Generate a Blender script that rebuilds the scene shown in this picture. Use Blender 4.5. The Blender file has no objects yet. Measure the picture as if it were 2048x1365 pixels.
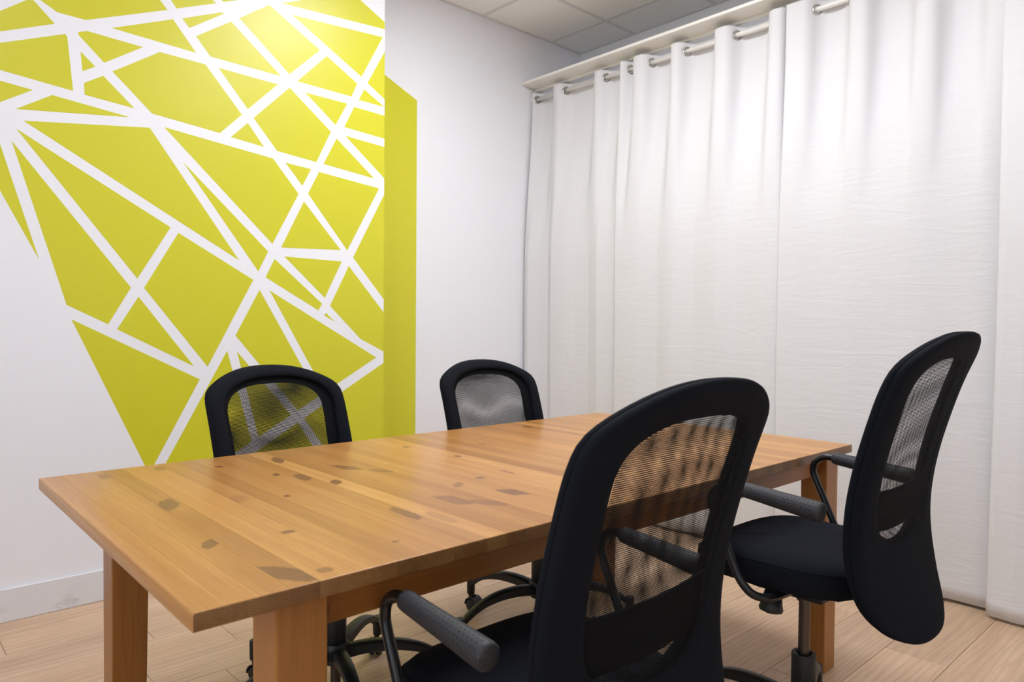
import bpy, bmesh, math, random
from mathutils import Vector, Matrix
random.seed(7)
C = bpy.context.scene.collection
PI = math.pi

# ------------------------------------------------------------------ camera
cam_d = bpy.data.cameras.new('camera'); cam = bpy.data.objects.new('camera', cam_d); C.objects.link(cam)
R_ = Vector((0.7376408616987381, -0.6751427983459252, 0.008255967173913246))
U_ = Vector((0.009554726087602102, 0.02266398456545677, 0.9996974797472524))
F_ = Vector((0.6751256670885312, 0.7373388268938849, -0.023168685612602925))
mw = Matrix.Identity(4)
for i in range(3):
    mw[i][0] = R_[i]; mw[i][1] = U_[i]; mw[i][2] = -F_[i]
mw[0][3] = 0; mw[1][3] = 0; mw[2][3] = 1.1195
cam.matrix_world = mw
cam_d.sensor_width = 36; cam_d.lens = 1429.78 / 2048 * 36
cam_d.dof.use_dof = True; cam_d.dof.focus_distance = 1.9; cam_d.dof.aperture_fstop = 7.1
cam_d.clip_start = 0.05
bpy.context.scene.camera = cam
# ------------------------------------------------------------------ world, exposure
w = bpy.data.worlds.new('world'); bpy.context.scene.world = w; w.use_nodes = True
w.node_tree.nodes['Background'].inputs[0].default_value = (0.8, 0.85, 1, 1)
w.node_tree.nodes['Background'].inputs[1].default_value = 0.3
vs = bpy.context.scene.view_settings
vs.view_transform = 'Standard'; vs.look = 'None'; vs.gamma = 1; vs.use_curve_mapping = False
vs.exposure = 0.0
bpy.context.scene.cycles.max_bounces = 10
bpy.context.scene.cycles.diffuse_bounces = 6
bpy.context.scene.cycles.transparent_max_bounces = 12
# ceiling light panels: x, y, strength, colour (built as luminaires further down)
CEIL = 3.03
LAMPS = [(1.98, 2.05, 34.5, (0.95, 0.98, 1.06), 'far side of the table, before the green mural'), (1.98, 0.85, 25.0, (0.95, 0.98, 1.06), 'near side of the table'),
         (0.18, 1.45, 19.5, (0.88, 0.94, 1.09), 'floor just left of the table')]

WIN_FILL = 3.0                                          # glow strength of the added fill window in the left wall
# ------------------------------------------------------------------ helpers
def props(o, label=None, cat=None, group=None, kind=None):
    if label: o['label'] = label
    if cat: o['category'] = cat
    if group: o['group'] = group
    if kind: o['kind'] = kind
    return o
def empty(name, loc, rz=0):
    o = bpy.data.objects.new(name, None); C.objects.link(o); o.location = loc; o.rotation_euler = (0, 0, rz)
    o.empty_display_size = 0.05
    return o
def mesh(name, V, Fc, mat, parent=None, smooth=False, loc=None, rot=None):
    me = bpy.data.meshes.new(name); me.from_pydata([tuple(v) for v in V], [], Fc); me.validate(); me.update()
    bm = bmesh.new(); bm.from_mesh(me); bmesh.ops.recalc_face_normals(bm, faces=bm.faces); bm.to_mesh(me); bm.free()
    if smooth:
        me.polygons.foreach_set('use_smooth', [True] * len(me.polygons))
    me.materials.append(mat)
    return link(name, me, parent, loc, rot)
def link(name, me, parent=None, loc=None, rot=None):
    o = bpy.data.objects.new(name, me); C.objects.link(o)
    if parent: o.parent = parent
    if loc: o.location = loc
    if rot: o.rotation_euler = rot
    return o
class MB:
    def __init__(s): s.V = []; s.F = []
    def add(s, V, F):
        n = len(s.V); s.V += [tuple(v) for v in V]; s.F += [tuple(i + n for i in f) for f in F]; return s
    def box(s, a, b):
        x0, y0, z0 = a; x1, y1, z1 = b
        return s.add([(x0,y0,z0),(x1,y0,z0),(x1,y1,z0),(x0,y1,z0),(x0,y0,z1),(x1,y0,z1),(x1,y1,z1),(x0,y1,z1)],
                     [(0,3,2,1),(4,5,6,7),(0,1,5,4),(1,2,6,5),(2,3,7,6),(3,0,4,7)])
    def lathe(s, prof, n=24, o=(0,0,0), M=None):
        V = []; F = []; m = len(prof)
        for i in range(n):
            a = 2 * PI * i / n
            for r, z in prof:
                p = Vector((r * math.cos(a), r * math.sin(a), z))
                if M: p = M @ p
                V.append(tuple(p + Vector(o)))
        for i in range(n):
            for j in range(m - 1):
                F.append((i*m+j, ((i+1)%n)*m+j, ((i+1)%n)*m+j+1, i*m+j+1))
        F.append(tuple(i*m for i in range(n))[::-1]); F.append(tuple(i*m+m-1 for i in range(n)))
        return s.add(V, F)
    def sweep(s, path, rad, n=14, flat=1.0):
        P = [Vector(p) for p in path]; V = []; F = []
        up = None
        for i, p in enumerate(P):
            t = (P[min(i+1, len(P)-1)] - P[max(i-1, 0)]).normalized()
            if up is None:
                up = Vector((1,0,0)) if abs(t.x) < .8 else Vector((0,0,1))
            up = (up - t * up.dot(t)).normalized(); q = t.cross(up)
            r = rad[i] if isinstance(rad, (list, tuple)) else rad
            for k in range(n):
                a = 2 * PI * k / n
                V.append(tuple(p + up * r * math.cos(a) * flat + q * r * math.sin(a)))
        for i in range(len(P) - 1):
            for k in range(n):
                F.append((i*n+k, i*n+(k+1)%n, (i+1)*n+(k+1)%n, (i+1)*n+k))
        F.append(tuple(range(n))[::-1]); F.append(tuple((len(P)-1)*n + k for k in range(n)))
        return s.add(V, F)
    def build(s, name, mat, parent=None, smooth=False, **k): return mesh(name, s.V, s.F, mat, parent, smooth, **k)
def bevel(o, wd, seg=2, angle=True):
    m = o.modifiers.new('bevel', 'BEVEL'); m.width = wd; m.segments = seg
    m.limit_method = 'ANGLE'; m.angle_limit = 0.6
    o.data.polygons.foreach_set('use_smooth', [True] * len(o.data.polygons))
    wn = o.modifiers.new('wn', 'WEIGHTED_NORMAL'); wn.keep_sharp = True
    return o
def autosmooth(o, ang=40):
    bm = bmesh.new(); bm.from_mesh(o.data)
    for e in bm.edges:
        if len(e.link_faces) == 2 and e.calc_face_angle(0) > math.radians(ang): e.smooth = False
    bm.to_mesh(o.data); bm.free()
    o.data.polygons.foreach_set('use_smooth', [True] * len(o.data.polygons))
    return o
def catmull(P, k=8):
    P = [Vector(p) for p in P]; Q = [P[0] * 2 - P[1]] + P + [P[-1] * 2 - P[-2]]; out = []
    for i in range(1, len(Q) - 2):
        for j in range(k):
            t = j / k; a, b, c, d = Q[i-1], Q[i], Q[i+1], Q[i+2]
            out.append(0.5 * ((2*b) + (c-a)*t + (2*a-5*b+4*c-d)*t*t + (3*b-a-3*c+d)*t**3))
    out.append(P[-1]); return out
def interp(T, x):
    if x <= T[0][0]: return T[0][1] + (T[1][1]-T[0][1])/(T[1][0]-T[0][0])*(x-T[0][0])
    for (a, b), (c, d) in zip(T, T[1:]):
        if x <= c: return b + (d - b) * (x - a) / (c - a)
    (a, b), (c, d) = T[-2], T[-1]; return d + (d-b)/(c-a)*(x-c)

# ------------------------------------------------------------------ materials
class NT:
    def __init__(s, name):
        s.m = bpy.data.materials.new(name); s.m.use_nodes = True; s.t = s.m.node_tree
        s.b = s.t.nodes['Principled BSDF']; s.out = s.t.nodes['Material Output']
    def n(s, typ, ins=None, **kw):
        q = s.t.nodes.new(typ)
        for k, v in kw.items(): setattr(q, k, v)
        for k, v in (ins or {}).items(): s.set(q.inputs[k], v)
        return q
    def set(s, sock, v):
        if isinstance(v, bpy.types.NodeSocket): s.t.links.new(v, sock)
        else: sock.default_value = v
    def math(s, op, a, b=None, c=None):
        q = s.n('ShaderNodeMath', operation=op)
        for i, v in enumerate((a, b, c)):
            if v is not None: s.set(q.inputs[i], v)
        return q.outputs[0]
    def mix(s, f, a, b, blend='MIX'):
        q = s.n('ShaderNodeMix', data_type='RGBA', blend_type=blend)
        s.set(q.inputs[0], f); s.set(q.inputs[6], a); s.set(q.inputs[7], b); return q.outputs[2]
    def ramp(s, f, stops):
        q = s.n('ShaderNodeValToRGB', {0: f}); r = q.color_ramp
        while len(r.elements) < len(stops): r.elements.new(0.5)
        for e, (p, c) in zip(r.elements, stops): e.position = p; e.color = c if len(c) == 4 else (*c, 1)
        return q.outputs[0]
    def obj(s): return s.n('ShaderNodeTexCoord').outputs['Object']
    def noise(s, vec, scale, detail=3, rough=0.5, dist=0.0):
        return s.n('ShaderNodeTexNoise', {'Vector': vec, 'Scale': scale, 'Detail': detail, 'Roughness': rough, 'Distortion': dist}).outputs[0]
    def mapping(s, vec, scale=(1,1,1), loc=(0,0,0), rot=(0,0,0)):
        q = s.n('ShaderNodeMapping', {'Vector': vec, 'Location': loc, 'Rotation': rot, 'Scale': scale}); return q.outputs[0]
    def bump(s, h, strength=0.2, dist=0.001):
        q = s.n('ShaderNodeBump', {'Strength': strength, 'Distance': dist, 'Height': h}); s.set(s.b.inputs['Normal'], q.outputs[0])
    def P(s, **k):
        M = dict(col='Base Color', rough='Roughness', metal='Metallic', spec='Specular IOR Level', sheen='Sheen Weight', coat='Coat Weight', coatr='Coat Roughness')
        for a, v in k.items():
            if a in ('col',) and isinstance(v, tuple) and len(v) == 3: v = (*v, 1)
            s.set(s.b.inputs[M[a]], v)
        return s
def col4(c): return (*c, 1)

def paint(name, c, rough=0.5, spec=0.4, bump=0.05, scale=350):
    m = NT(name); v = m.n('ShaderNodeNewGeometry').outputs['Position']
    n = m.noise(v, 1.1, 2); m.P(col=m.mix(m.math('MULTIPLY', n, 0.05), col4(c), col4(tuple(x * .8 for x in c))), rough=rough, spec=spec)
    m.bump(m.noise(v, scale, 2), bump, 0.0005)
    return m.m
WALLC = (0.86, 0.86, 0.885)
M_wall = paint('white_wall_paint', WALLC, 0.42, 0.4)
M_green = paint('lime_green_paint', (0.64, 0.61, 0.026), 0.36, 0.45)
M_ceil = paint('ceiling_tile_white', (0.90, 0.89, 0.87), 0.9, 0.2, 0.3, 500)
M_grid = paint('ceiling_grid_white', (0.72, 0.70, 0.68), 0.5, 0.4)
M_pelmet = paint('pelmet_cream', (0.86, 0.83, 0.78), 0.35, 0.5, 0.0)
M_rod = paint('white_rod_lacquer', (0.82, 0.80, 0.76), 0.3, 0.5, 0.0)

def base_mat():
    m = NT('baseboard_white'); v = m.n('ShaderNodeNewGeometry').outputs['Position']
    n = m.noise(m.mapping(v, (9, 9, 22)), 1.0, 5, 0.65)
    z = m.n('ShaderNodeSeparateXYZ', {0: v}).outputs[2]
    low = m.math('SUBTRACT', 1.0, m.math('DIVIDE', z, 0.1), None)
    f = m.math('MULTIPLY', m.ramp(n, [(0.58, (0,0,0)), (0.72, (1,1,1))]), m.math('MAXIMUM', low, 0.0))
    m.P(col=m.mix(m.math('MULTIPLY', f, 0.55), col4((0.74, 0.73, 0.74)), col4((0.36, 0.34, 0.33))), rough=0.5)
    return m.m
M_base = base_mat()

def oak():
    m = NT('oak_laminate'); oi = m.n('ShaderNodeObjectInfo')
    r = oi.outputs['Random']
    off = m.n('ShaderNodeCombineXYZ', {0: m.math('MULTIPLY', r, 37.0), 1: m.math('MULTIPLY', r, 91.0), 2: m.math('MULTIPLY', r, 13.0)}).outputs[0]
    v = m.n('ShaderNodeVectorMath', {0: m.obj(), 1: off}, operation='ADD').outputs[0]
    big = m.noise(m.mapping(v, (1.3, 7, 1)), 1.0, 4, 0.55, 0.6)
    rings = m.n('ShaderNodeTexWave', {'Vector': m.mapping(v, (0.55, 5.5, 1)), 'Scale': 2.2, 'Distortion': 15.0, 'Detail': 2.5, 'Detail Scale': 0.8, 'Detail Roughness': 0.5}, wave_type='BANDS', bands_direction='Y').outputs['Fac']
    fine = m.noise(m.mapping(v, (9, 190, 1)), 1.0, 3, 0.6)
    knot = m.ramp(m.noise(m.mapping(v, (2.6, 6.5, 1)), 1.0, 2), [(0.70, (0,0,0)), (0.82, (1,1,1))])
    c = m.ramp(big, [(0.25, (0.52, 0.345, 0.212)), (0.5, (0.62, 0.43, 0.278)), (0.75, (0.71, 0.51, 0.345))])
    c = m.mix(m.math('MULTIPLY', m.math('POWER', rings, 2.0), 0.30), c, col4((0.36, 0.22, 0.135)))
    c = m.mix(m.math('MULTIPLY', m.ramp(fine, [(0.45, (0,0,0)), (0.7, (1,1,1))]), 0.30), c, col4((0.34, 0.215, 0.14)))
    c = m.mix(m.math('MULTIPLY', knot, 0.5), c, col4((0.25, 0.17, 0.12)))
    c = m.mix(1.0, c, m.ramp(r, [(0, (0.92, 0.92, 0.92)), (1, (1.06, 1.05, 1.04))]), 'MULTIPLY')
    m.P(col=c, rough=0.42, spec=0.4); m.bump(fine, 0.06, 0.0006)
    return m.m
M_oak = oak()
M_joint = paint('plank_joint_dark', (0.16, 0.10, 0.065), 0.8, 0.2, 0.0)

def pine(name, knots=(), grain='y', tint=(1, 1, 1), rough=0.33):
    """honey-stained pine; the grain runs along `grain`; knots are (x, y, half_x, half_y, slant, strength) in object space"""
    m = NT(name); oi = m.n('ShaderNodeObjectInfo'); r = oi.outputs['Random']; o = m.obj()
    off = m.n('ShaderNodeCombineXYZ', {0: m.math('MULTIPLY', r, 53.0), 1: m.math('MULTIPLY', r, 29.0), 2: m.math('MULTIPLY', r, 17.0)}).outputs[0]
    v = m.n('ShaderNodeVectorMath', {0: o, 1: off}, operation='ADD').outputs[0]
    S = {'y': (1, .035, 1), 'x': (.035, 1, 1), 'z': (1, 1, .035)}[grain]
    warp = m.noise(m.mapping(v, tuple(a * 14 for a in S)), 1.0, 2, 0.5, 0.4)
    vv = m.n('ShaderNodeVectorMath', {0: m.mapping(v, S), 1: m.n('ShaderNodeVectorMath', {0: m.n('ShaderNodeCombineXYZ', {0: warp, 1: warp, 2: warp}).outputs[0], 3: 0.02}, operation='SCALE').outputs[0]}, operation='ADD').outputs[0]
    lines = m.noise(vv, 230, 2, 0.6)
    broad = m.noise(vv, 26, 2, 0.5)
    c = m.ramp(broad, [(0.25, (0.42, 0.185, 0.046)), (0.55, (0.50, 0.242, 0.066)), (0.8, (0.57, 0.30, 0.092))])
    c = m.mix(m.math('MULTIPLY', m.ramp(lines, [(0.46, (0,0,0)), (0.66, (1,1,1))]), 0.30), c, col4((0.38, 0.15, 0.034)))
    mid = m.noise(vv, 85, 3, 0.65)
    c = m.mix(m.math('MULTIPLY', m.ramp(mid, [(0.50, (0,0,0)), (0.68, (1,1,1))]), 0.42), c, col4((0.37, 0.15, 0.036)))
    c = m.mix(1.0, c, m.ramp(r, [(0, (0.80, 0.76, 0.72)), (0.5, (0.97, 0.97, 0.97)), (1, (1.10, 1.13, 1.18))]), 'MULTIPLY')
    if knots:
        sx = m.n('ShaderNodeSeparateXYZ', {0: o})
        nz = m.math('MULTIPLY', m.math('SUBTRACT', m.noise(o, 75, 3), 0.5), 0.7)
        for kx, ky, hx, hy, sl, st in knots:
            dx = m.math('SUBTRACT', sx.outputs[0], kx)
            dy = m.math('SUBTRACT', m.math('SUBTRACT', sx.outputs[1], ky), m.math('MULTIPLY', dx, sl))
            a = m.math('DIVIDE', dx, hx); b = m.math('DIVIDE', dy, hy)
            d = m.math('ADD', m.math('POWER', m.math('ADD', m.math('POWER', m.math('ABSOLUTE', a), 3.0), m.math('POWER', m.math('ABSOLUTE', b), 3.0)), 0.3333), nz)
            halo = m.n('ShaderNodeMapRange', {'Value': d, 'From Min': 0.6, 'From Max': 2.6, 'To Min': 0.45 * st, 'To Max': 0.0}).outputs[0]
            core = m.n('ShaderNodeMapRange', {'Value': d, 'From Min': 0.75, 'From Max': 1.05, 'To Min': min(1.0, 1.1 * st), 'To Max': 0.0}).outputs[0]
            c = m.mix(halo, c, col4((0.46, 0.20, 0.06)))
            c = m.mix(core, c, m.mix(m.noise(m.mapping(o, (60, 260, 1)), 1.0, 2), col4((0.10, 0.036, 0.012)), col4((0.27, 0.11, 0.038))))
            rim = m.n('ShaderNodeMapRange', {'Value': m.math('ABSOLUTE', m.math('SUBTRACT', d, 0.88)), 'From Min': 0.03, 'From Max': 0.22, 'To Min': 0.45 * st, 'To Max': 0.0}).outputs[0]
            c = m.mix(rim, c, col4((0.10, 0.042, 0.016)))
    if grain == 'y':                               # end grain at both ends of a board: darker, with growth rings
        ny = m.math('ABSOLUTE', m.n('ShaderNodeSeparateXYZ', {0: m.n('ShaderNodeTexCoord').outputs['Normal']}).outputs[1])
        q = m.n('ShaderNodeSeparateXYZ', {0: o}); ox = m.math('ADD', q.outputs[0], m.math('SUBTRACT', m.math('MULTIPLY', r, 0.12), 0.06)); oz = m.math('SUBTRACT', q.outputs[2], m.math('ADD', 0.66, m.math('MULTIPLY', r, 0.04)))
        rad = m.math('SQRT', m.math('ADD', m.math('MULTIPLY', ox, ox), m.math('MULTIPLY', oz, oz)))
        ring = m.math('POWER', m.math('FRACT', m.math('MULTIPLY', m.math('ADD', rad, m.math('MULTIPLY', warp, 0.004)), 260.0)), 3.0)
        e = m.mix(m.math('MULTIPLY', ring, 0.45), m.mix(1.0, c, (0.50, 0.50, 0.56, 1), 'MULTIPLY'), col4((0.10, 0.045, 0.018)))
        c = m.mix(m.n('ShaderNodeMapRange', {'Value': ny, 'From Min': 0.6, 'From Max': 0.85}).outputs[0], c, e)
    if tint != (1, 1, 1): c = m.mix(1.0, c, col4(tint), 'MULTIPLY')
    m.P(col=c, rough=rough, spec=0.42); m.bump(lines, 0.05, 0.0004)
    return m.m

def fabric(name, c, pitch=900, rough=0.9, sheen=0.15):
    m = NT(name); o = m.obj()
    n = m.noise(o, pitch, 2); big = m.noise(o, 7, 3)
    m.P(col=m.mix(m.math('MULTIPLY', big, 0.5), col4(c), col4(tuple(x * 1.5 for x in c))), rough=rough, spec=0.12, sheen=sheen)
    m.bump(n, 0.35, 0.0006)
    return m.m
M_fab = fabric('navy_black_fabric', (0.0060, 0.0070, 0.0102), sheen=0.0)
M_strap = fabric('black_strap', (0.006, 0.006, 0.008), sheen=0.0)
def plain(name, c, rough, metal=0.0, spec=0.5, nb=0.0):
    m = NT(name); v = m.obj(); n = m.noise(v, 120, 3)
    m.P(col=m.mix(m.math('MULTIPLY', n, 0.25), col4(c), col4(tuple(x * 1.3 for x in c))), rough=rough, metal=metal, spec=spec)
    if nb: m.bump(m.noise(v, 700, 2), nb, 0.0004)
    return m.m
M_tube = plain('black_enamel', (0.006, 0.006, 0.007), 0.28)
M_plas = plain('black_plastic', (0.010, 0.011, 0.011), 0.45, nb=0.25)
M_gas = plain('dark_steel', (0.11, 0.09, 0.075), 0.32, 0.9)
M_chrome = plain('eyelet_nickel', (0.62, 0.60, 0.57), 0.22, 1.0)

def padmat():
    m = NT('grey_foam_pad'); uv = m.n('ShaderNodeTexCoord').outputs['UV']
    s = m.n('ShaderNodeSeparateXYZ', {0: uv}); u, v = s.outputs[0], s.outputs[1]
    row = m.math('FLOOR', v); half = m.math('MULTIPLY', m.math('MODULO', row, 2.0), 0.5)
    a = m.math('SUBTRACT', m.math('FRACT', m.math('ADD', u, half)), 0.5); b = m.math('SUBTRACT', m.math('FRACT', v), 0.5)
    d = m.math('SQRT', m.math('ADD', m.math('MULTIPLY', a, a), m.math('MULTIPLY', b, b)))
    dot = m.n('ShaderNodeMapRange', {'Value': d, 'From Min': 0.10, 'From Max': 0.2, 'To Min': 0.0, 'To Max': 1.0}).outputs[0]
    m.P(col=m.mix(dot, col4((0.008, 0.008, 0.009)), col4((0.025, 0.0245, 0.0275))), rough=0.55, spec=0.4)
    m.bump(dot, 0.9, 0.0015)
    return m.m
M_pad = padmat()

def netmat():
    m = NT('black_mesh_net'); ob = m.obj()
    wob = m.n('ShaderNodeTexNoise', {'Vector': m.mapping(ob, (1, 3, 1)), 'Scale': 4.5, 'Detail': 0.0}).outputs['Color']   # the nets are not stretched evenly
    wob = m.n('ShaderNodeVectorMath', {0: wob, 3: 0.008}, operation='SCALE').outputs[0]
    s = m.n('ShaderNodeSeparateXYZ', {0: m.n('ShaderNodeVectorMath', {0: ob, 1: wob}, operation='ADD').outputs[0]})
    k = 2 * PI / 0.0035
    a = m.math('COSINE', m.math('MULTIPLY', s.outputs[0], k)); b = m.math('COSINE', m.math('MULTIPLY', s.outputs[2], k))
    f = m.n('ShaderNodeMapRange', {'Value': m.math('ADD', a, b), 'From Min': -0.22, 'From Max': 0.16, 'To Min': 0.0, 'To Max': 1.0}).outputs[0]
    m.P(col=(0.004, 0.0045, 0.0055), rough=0.7, spec=0.15)
    tr = m.n('ShaderNodeBsdfTransparent'); mx = m.n('ShaderNodeMixShader', {0: f, 1: m.b.outputs[0], 2: tr.outputs[0]})
    m.t.links.new(mx.outputs[0], m.out.inputs[0])
    return m.m
M_net = netmat()

def cloth():
    m = NT('off_white_curtain_cloth'); o = m.obj()
    slub = m.noise(m.mapping(o, (3, 5, 240)), 1.0, 3, 0.6)
    weave = m.noise(m.mapping(o, (1, 260, 420)), 1.0, 2)
    wr = m.noise(m.mapping(o, (1, 1.2, 7)), 2.2, 4, 0.55, 1.2)
    crease = m.noise(m.mapping(o, (1, 9, 3.0)), 1.3, 3, 0.6, 2.0)
    c = m.mix(m.math('MULTIPLY', slub, 0.22), col4((0.815, 0.808, 0.815)), col4((0.72, 0.70, 0.70)))
    m.P(col=c, rough=0.95, spec=0.15)
    h = m.math('ADD', m.math('ADD', m.math('MULTIPLY', slub, 0.30), m.math('MULTIPLY', weave, 0.12)), m.math('ADD', m.math('MULTIPLY', wr, 2.4), m.math('MULTIPLY', crease, 1.0)))
    m.bump(h, 0.34, 0.0035)
    tl = m.n('ShaderNodeBsdfTranslucent', {'Color': (0.85, 0.82, 0.78, 1)})
    mx = m.n('ShaderNodeMixShader', {0: 0.12, 1: m.b.outputs[0], 2: tl.outputs[0]}); m.t.links.new(mx.outputs[0], m.out.inputs[0])
    return m.m
M_cloth = cloth()

# ------------------------------------------------------------------ room shell
YP, YR = 3.2029, 3.4433      # face of the painted pier, face of the recessed wall
XR, XL, YF = 3.785, -1.7, -1.7
XPIER = 2.0235
def st(o, lab=None): o['kind'] = 'structure'; return o
wall = st(MB().box((XL - .1, YP, 0), (XPIER, YR + .1, CEIL + .1)).build('wall_back', M_wall))
rec = st(MB().box((XPIER, YR, 0), (XR + .1, YR + .1, CEIL + .1)).build('wall_recess', M_wall))
st(MB().box((XR, YF, 0), (XR + .1, YR, CEIL + .1)).build('wall_right', M_wall))
# left wall, with an unseen glowing window added to brighten the ceiling
WY0, WY1, WZ0, WZ1 = -1.2, 1.3, .85, 2.6
wl = MB().box((XL - .1, YF - .1, 0), (XL, WY0, CEIL + .1)).box((XL - .1, WY1, 0), (XL, YP, CEIL + .1)).box((XL - .1, WY0, 0), (XL, WY1, WZ0)).box((XL - .1, WY0, WZ1), (XL, WY1, CEIL + .1))
st(wl.build('wall_left', M_wall))
wf = MB()
for a, b in ((WY0, WY0 + .06), (WY1 - .06, WY1), ((WY0 + WY1) / 2 - .03, (WY0 + WY1) / 2 + .03)): wf.box((XL - .08, a, WZ0), (XL - .02, b, WZ1))
for a, b in ((WZ0, WZ0 + .06), (WZ1 - .06, WZ1)): wf.box((XL - .0799, WY0 + .06, a), (XL - .0201, WY1 - .06, b))
win = st(wf.build('added_window_1', M_rod))
m = NT('fill_light_pane'); e = m.n('ShaderNodeEmission', {'Color': (0.80, 0.90, 1.0, 1), 'Strength': WIN_FILL}); m.t.links.new(e.outputs[0], m.out.inputs[0])  # emissive pane added as fill light from the left
for a, b in ((WY0 + .0605, (WY0 + WY1) / 2 - .0305), ((WY0 + WY1) / 2 + .0305, WY1 - .0605)):
    MB().box((XL - .055, a, WZ0 + .0605), (XL - .045, b, WZ1 - .0605)).build('fill_pane', m.m, win)
st(MB().box((XL, YF - .1, 0), (XR + .1, YF, CEIL + .1)).build('wall_front', M_wall))
# mural: flat painted shapes, each its own patch on the wall
def patch(poly, y, parent):
    n = len(poly); V = [(x, y - .0006, z) for x, z in poly] + [(x, y + .001, z) for x, z in poly]
    F = [tuple(range(n)), tuple(range(2*n-1, n-1, -1))] + [(i, (i+1)%n, n+(i+1)%n, n+i) for i in range(n)]
    return mesh('mural_patch', V, F, M_green, parent)
MURAL = [
[(0.297,2.166),(0.393,2.245),(0.475,2.31),(0.496,2.316),(0.564,2.248),(0.393,2.171),(0.297,2.128)],
[(0.518,2.323),(0.572,2.294),(0.667,2.292),(0.967,2.421),(0.938,2.453),(0.888,2.509),(0.469,2.373)],
[(0.981,2.467),(1.003,2.438),(1.168,2.51),(1.152,2.52),(1.085,2.573),(0.933,2.524)],
[(1.19,2.531),(1.2,2.526),(1.264,2.554),(1.71,2.745),(1.687,2.769),(1.122,2.585)],
[(1.026,2.403),(1.055,2.371),(1.2,2.474),(1.192,2.479)],
[(0.758,2.287),(0.989,2.389),(1.083,2.273)],
[(1.269,2.476),(1.407,2.576),(1.66,2.437),(1.505,2.284)],
[(1.082,2.344),(1.232,2.45),(1.464,2.265),(1.142,2.273)],
[(1.467,2.602),(1.567,2.648),(1.782,2.746),(1.839,2.764),(1.88,2.745),(2.025,2.675),(2.025,2.639)],
[(1.516,2.564),(2.012,2.595),(1.888,2.363)],
[(1.696,2.418),(1.864,2.324),(1.832,2.252),(1.543,2.26)],
[(2.025,2.524),(2.026,2.281),(1.922,2.34)],
[(1.904,2.304),(2.016,2.24),(1.872,2.244)],
[(1.847,2.204),(2.026,2.196),(2.026,2.077),(1.791,2.093)],
[(1.583,2.217),(1.809,2.212),(1.744,2.094)],
[(1.797,2.051),(2.025,2.035),(2.026,1.873)],
[(1.75,2.029),(1.965,1.863),(1.679,1.893)],
[(1.505,2.222),(1.719,2.056),(1.642,1.896),(1.445,1.916),(1.333,2.046)],
[(1.307,2.019),(1.382,1.924),(1.23,1.941)],
[(1.177,2.233),(1.449,2.224),(1.307,2.08)],
[(0.937,2.239),(1.121,2.234),(1.28,2.05),(1.183,1.95),(0.906,1.979),(0.76,2.116)],
[(0.674,2.251),(0.873,2.242),(0.731,2.143),(0.643,2.227),(0.641,2.239)],
[(0.649,2.166),(0.699,2.12),(0.655,2.091)],
[(0.66,2.047),(0.727,2.091),(0.84,1.986),(0.662,2.002)],
[(0.296,2.089),(0.393,2.13),(0.598,2.219),(0.605,2.208),(0.623,2.008),(0.392,2.032),(0.296,2.042)],
[(0.296,2.003),(0.392,1.993),(0.492,1.982),(0.391,1.915),(0.352,1.889),(0.295,1.883)],
[(0.554,1.977),(0.823,1.947),(0.438,1.9)],
[(0.462,1.862),(0.897,1.919),(1.267,1.397)],
[(0.953,1.932),(1.425,1.878),(1.551,1.731),(1.422,1.484)],
[(1.028,1.799),(1.402,1.447),(1.355,1.353)],
[(1.485,1.869),(1.615,1.858),(1.57,1.772)],
[(1.656,1.851),(1.994,1.817),(1.81,1.483),(1.599,1.739)],
[(1.578,1.699),(1.774,1.482),(1.464,1.47)],
[(2.023,1.787),(2.021,1.246),(1.843,1.45)],
[(1.48,1.43),(1.78,1.426),(1.688,1.242)],
[(1.433,1.415),(1.674,1.213),(1.654,1.18),(1.389,1.328)],
[(1.819,1.406),(2.018,1.178),(2.018,0.973),(1.886,1.04),(1.716,1.204)],
[(1.696,1.168),(1.743,1.125),(1.683,1.157)],
[(0.425,1.782),(0.824,1.257),(0.74,1.107),(0.597,1.181)],
[(0.44,1.828),(0.977,1.517),(0.848,1.295)],
[(1.008,1.497),(1.332,1.313),(1.128,0.924),(0.873,1.258)],
[(0.852,1.221),(1.071,0.927),(0.772,1.087)],
[(0.39,1.764),(0.508,1.35),(0.389,1.594),(0.363,1.647),(0.365,1.853)],
[(1.361,1.269),(1.656,0.761),(1.548,0.7),(1.25,1.06)],
[(1.408,1.268),(1.98,0.943),(1.689,0.779)],
[(1.257,0.988),(1.514,0.681),(1.356,0.592)],
[(1.213,0.992),(1.324,0.574),(0.832,0.297)],
[(1.581,0.661),(2.018,0.913),(2.02,0.169),(1.907,0.188)],
[(1.548,0.642),(1.787,0.271),(1.56,0.245),(1.159,0.333),(1.135,0.404)],
[(0.613,1.125),(1.095,0.87),(0.911,0.524),(0.891,0.477),(0.872,0.526)]]
for poly in MURAL:
    patch([(XPIER - .0003 if x > 2.0135 else x, z) for x, z in poly], YP, wall)
patch([(2.146,2.517),(2.178,2.502),(2.394,2.408),(2.394,0.483),(2.387,0.091),(2.157,0.1)], YR, rec)
side = MB().box((XPIER - .001, YP + .0005, .13), (XPIER + .0006, YR, 2.53)).build('mural_patch', M_green, wall)

# baseboards
def board(name, a, b):
    o = MB().box(a, b).build(name, M_base); bevel(o, .004, 2); st(o); return o
bb = board('baseboard_back', (XL, YP - .013, 0), (.322, YP - .0002, .1255))
board('baseboard_back', (.3228, YP - .013, 0), (XPIER + .0125, YP - .0002, .1255))
board('baseboard_recess', (XPIER + .013, YR - .013, 0), (XR - .013, YR - .0002, .1255))
board('baseboard_right', (XR - .013, YF, 0), (XR - .0002, YR, .1255))
board('baseboard_left', (XL + .0002, YF, 0), (XL + .013, YP - .013, .1255))

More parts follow.
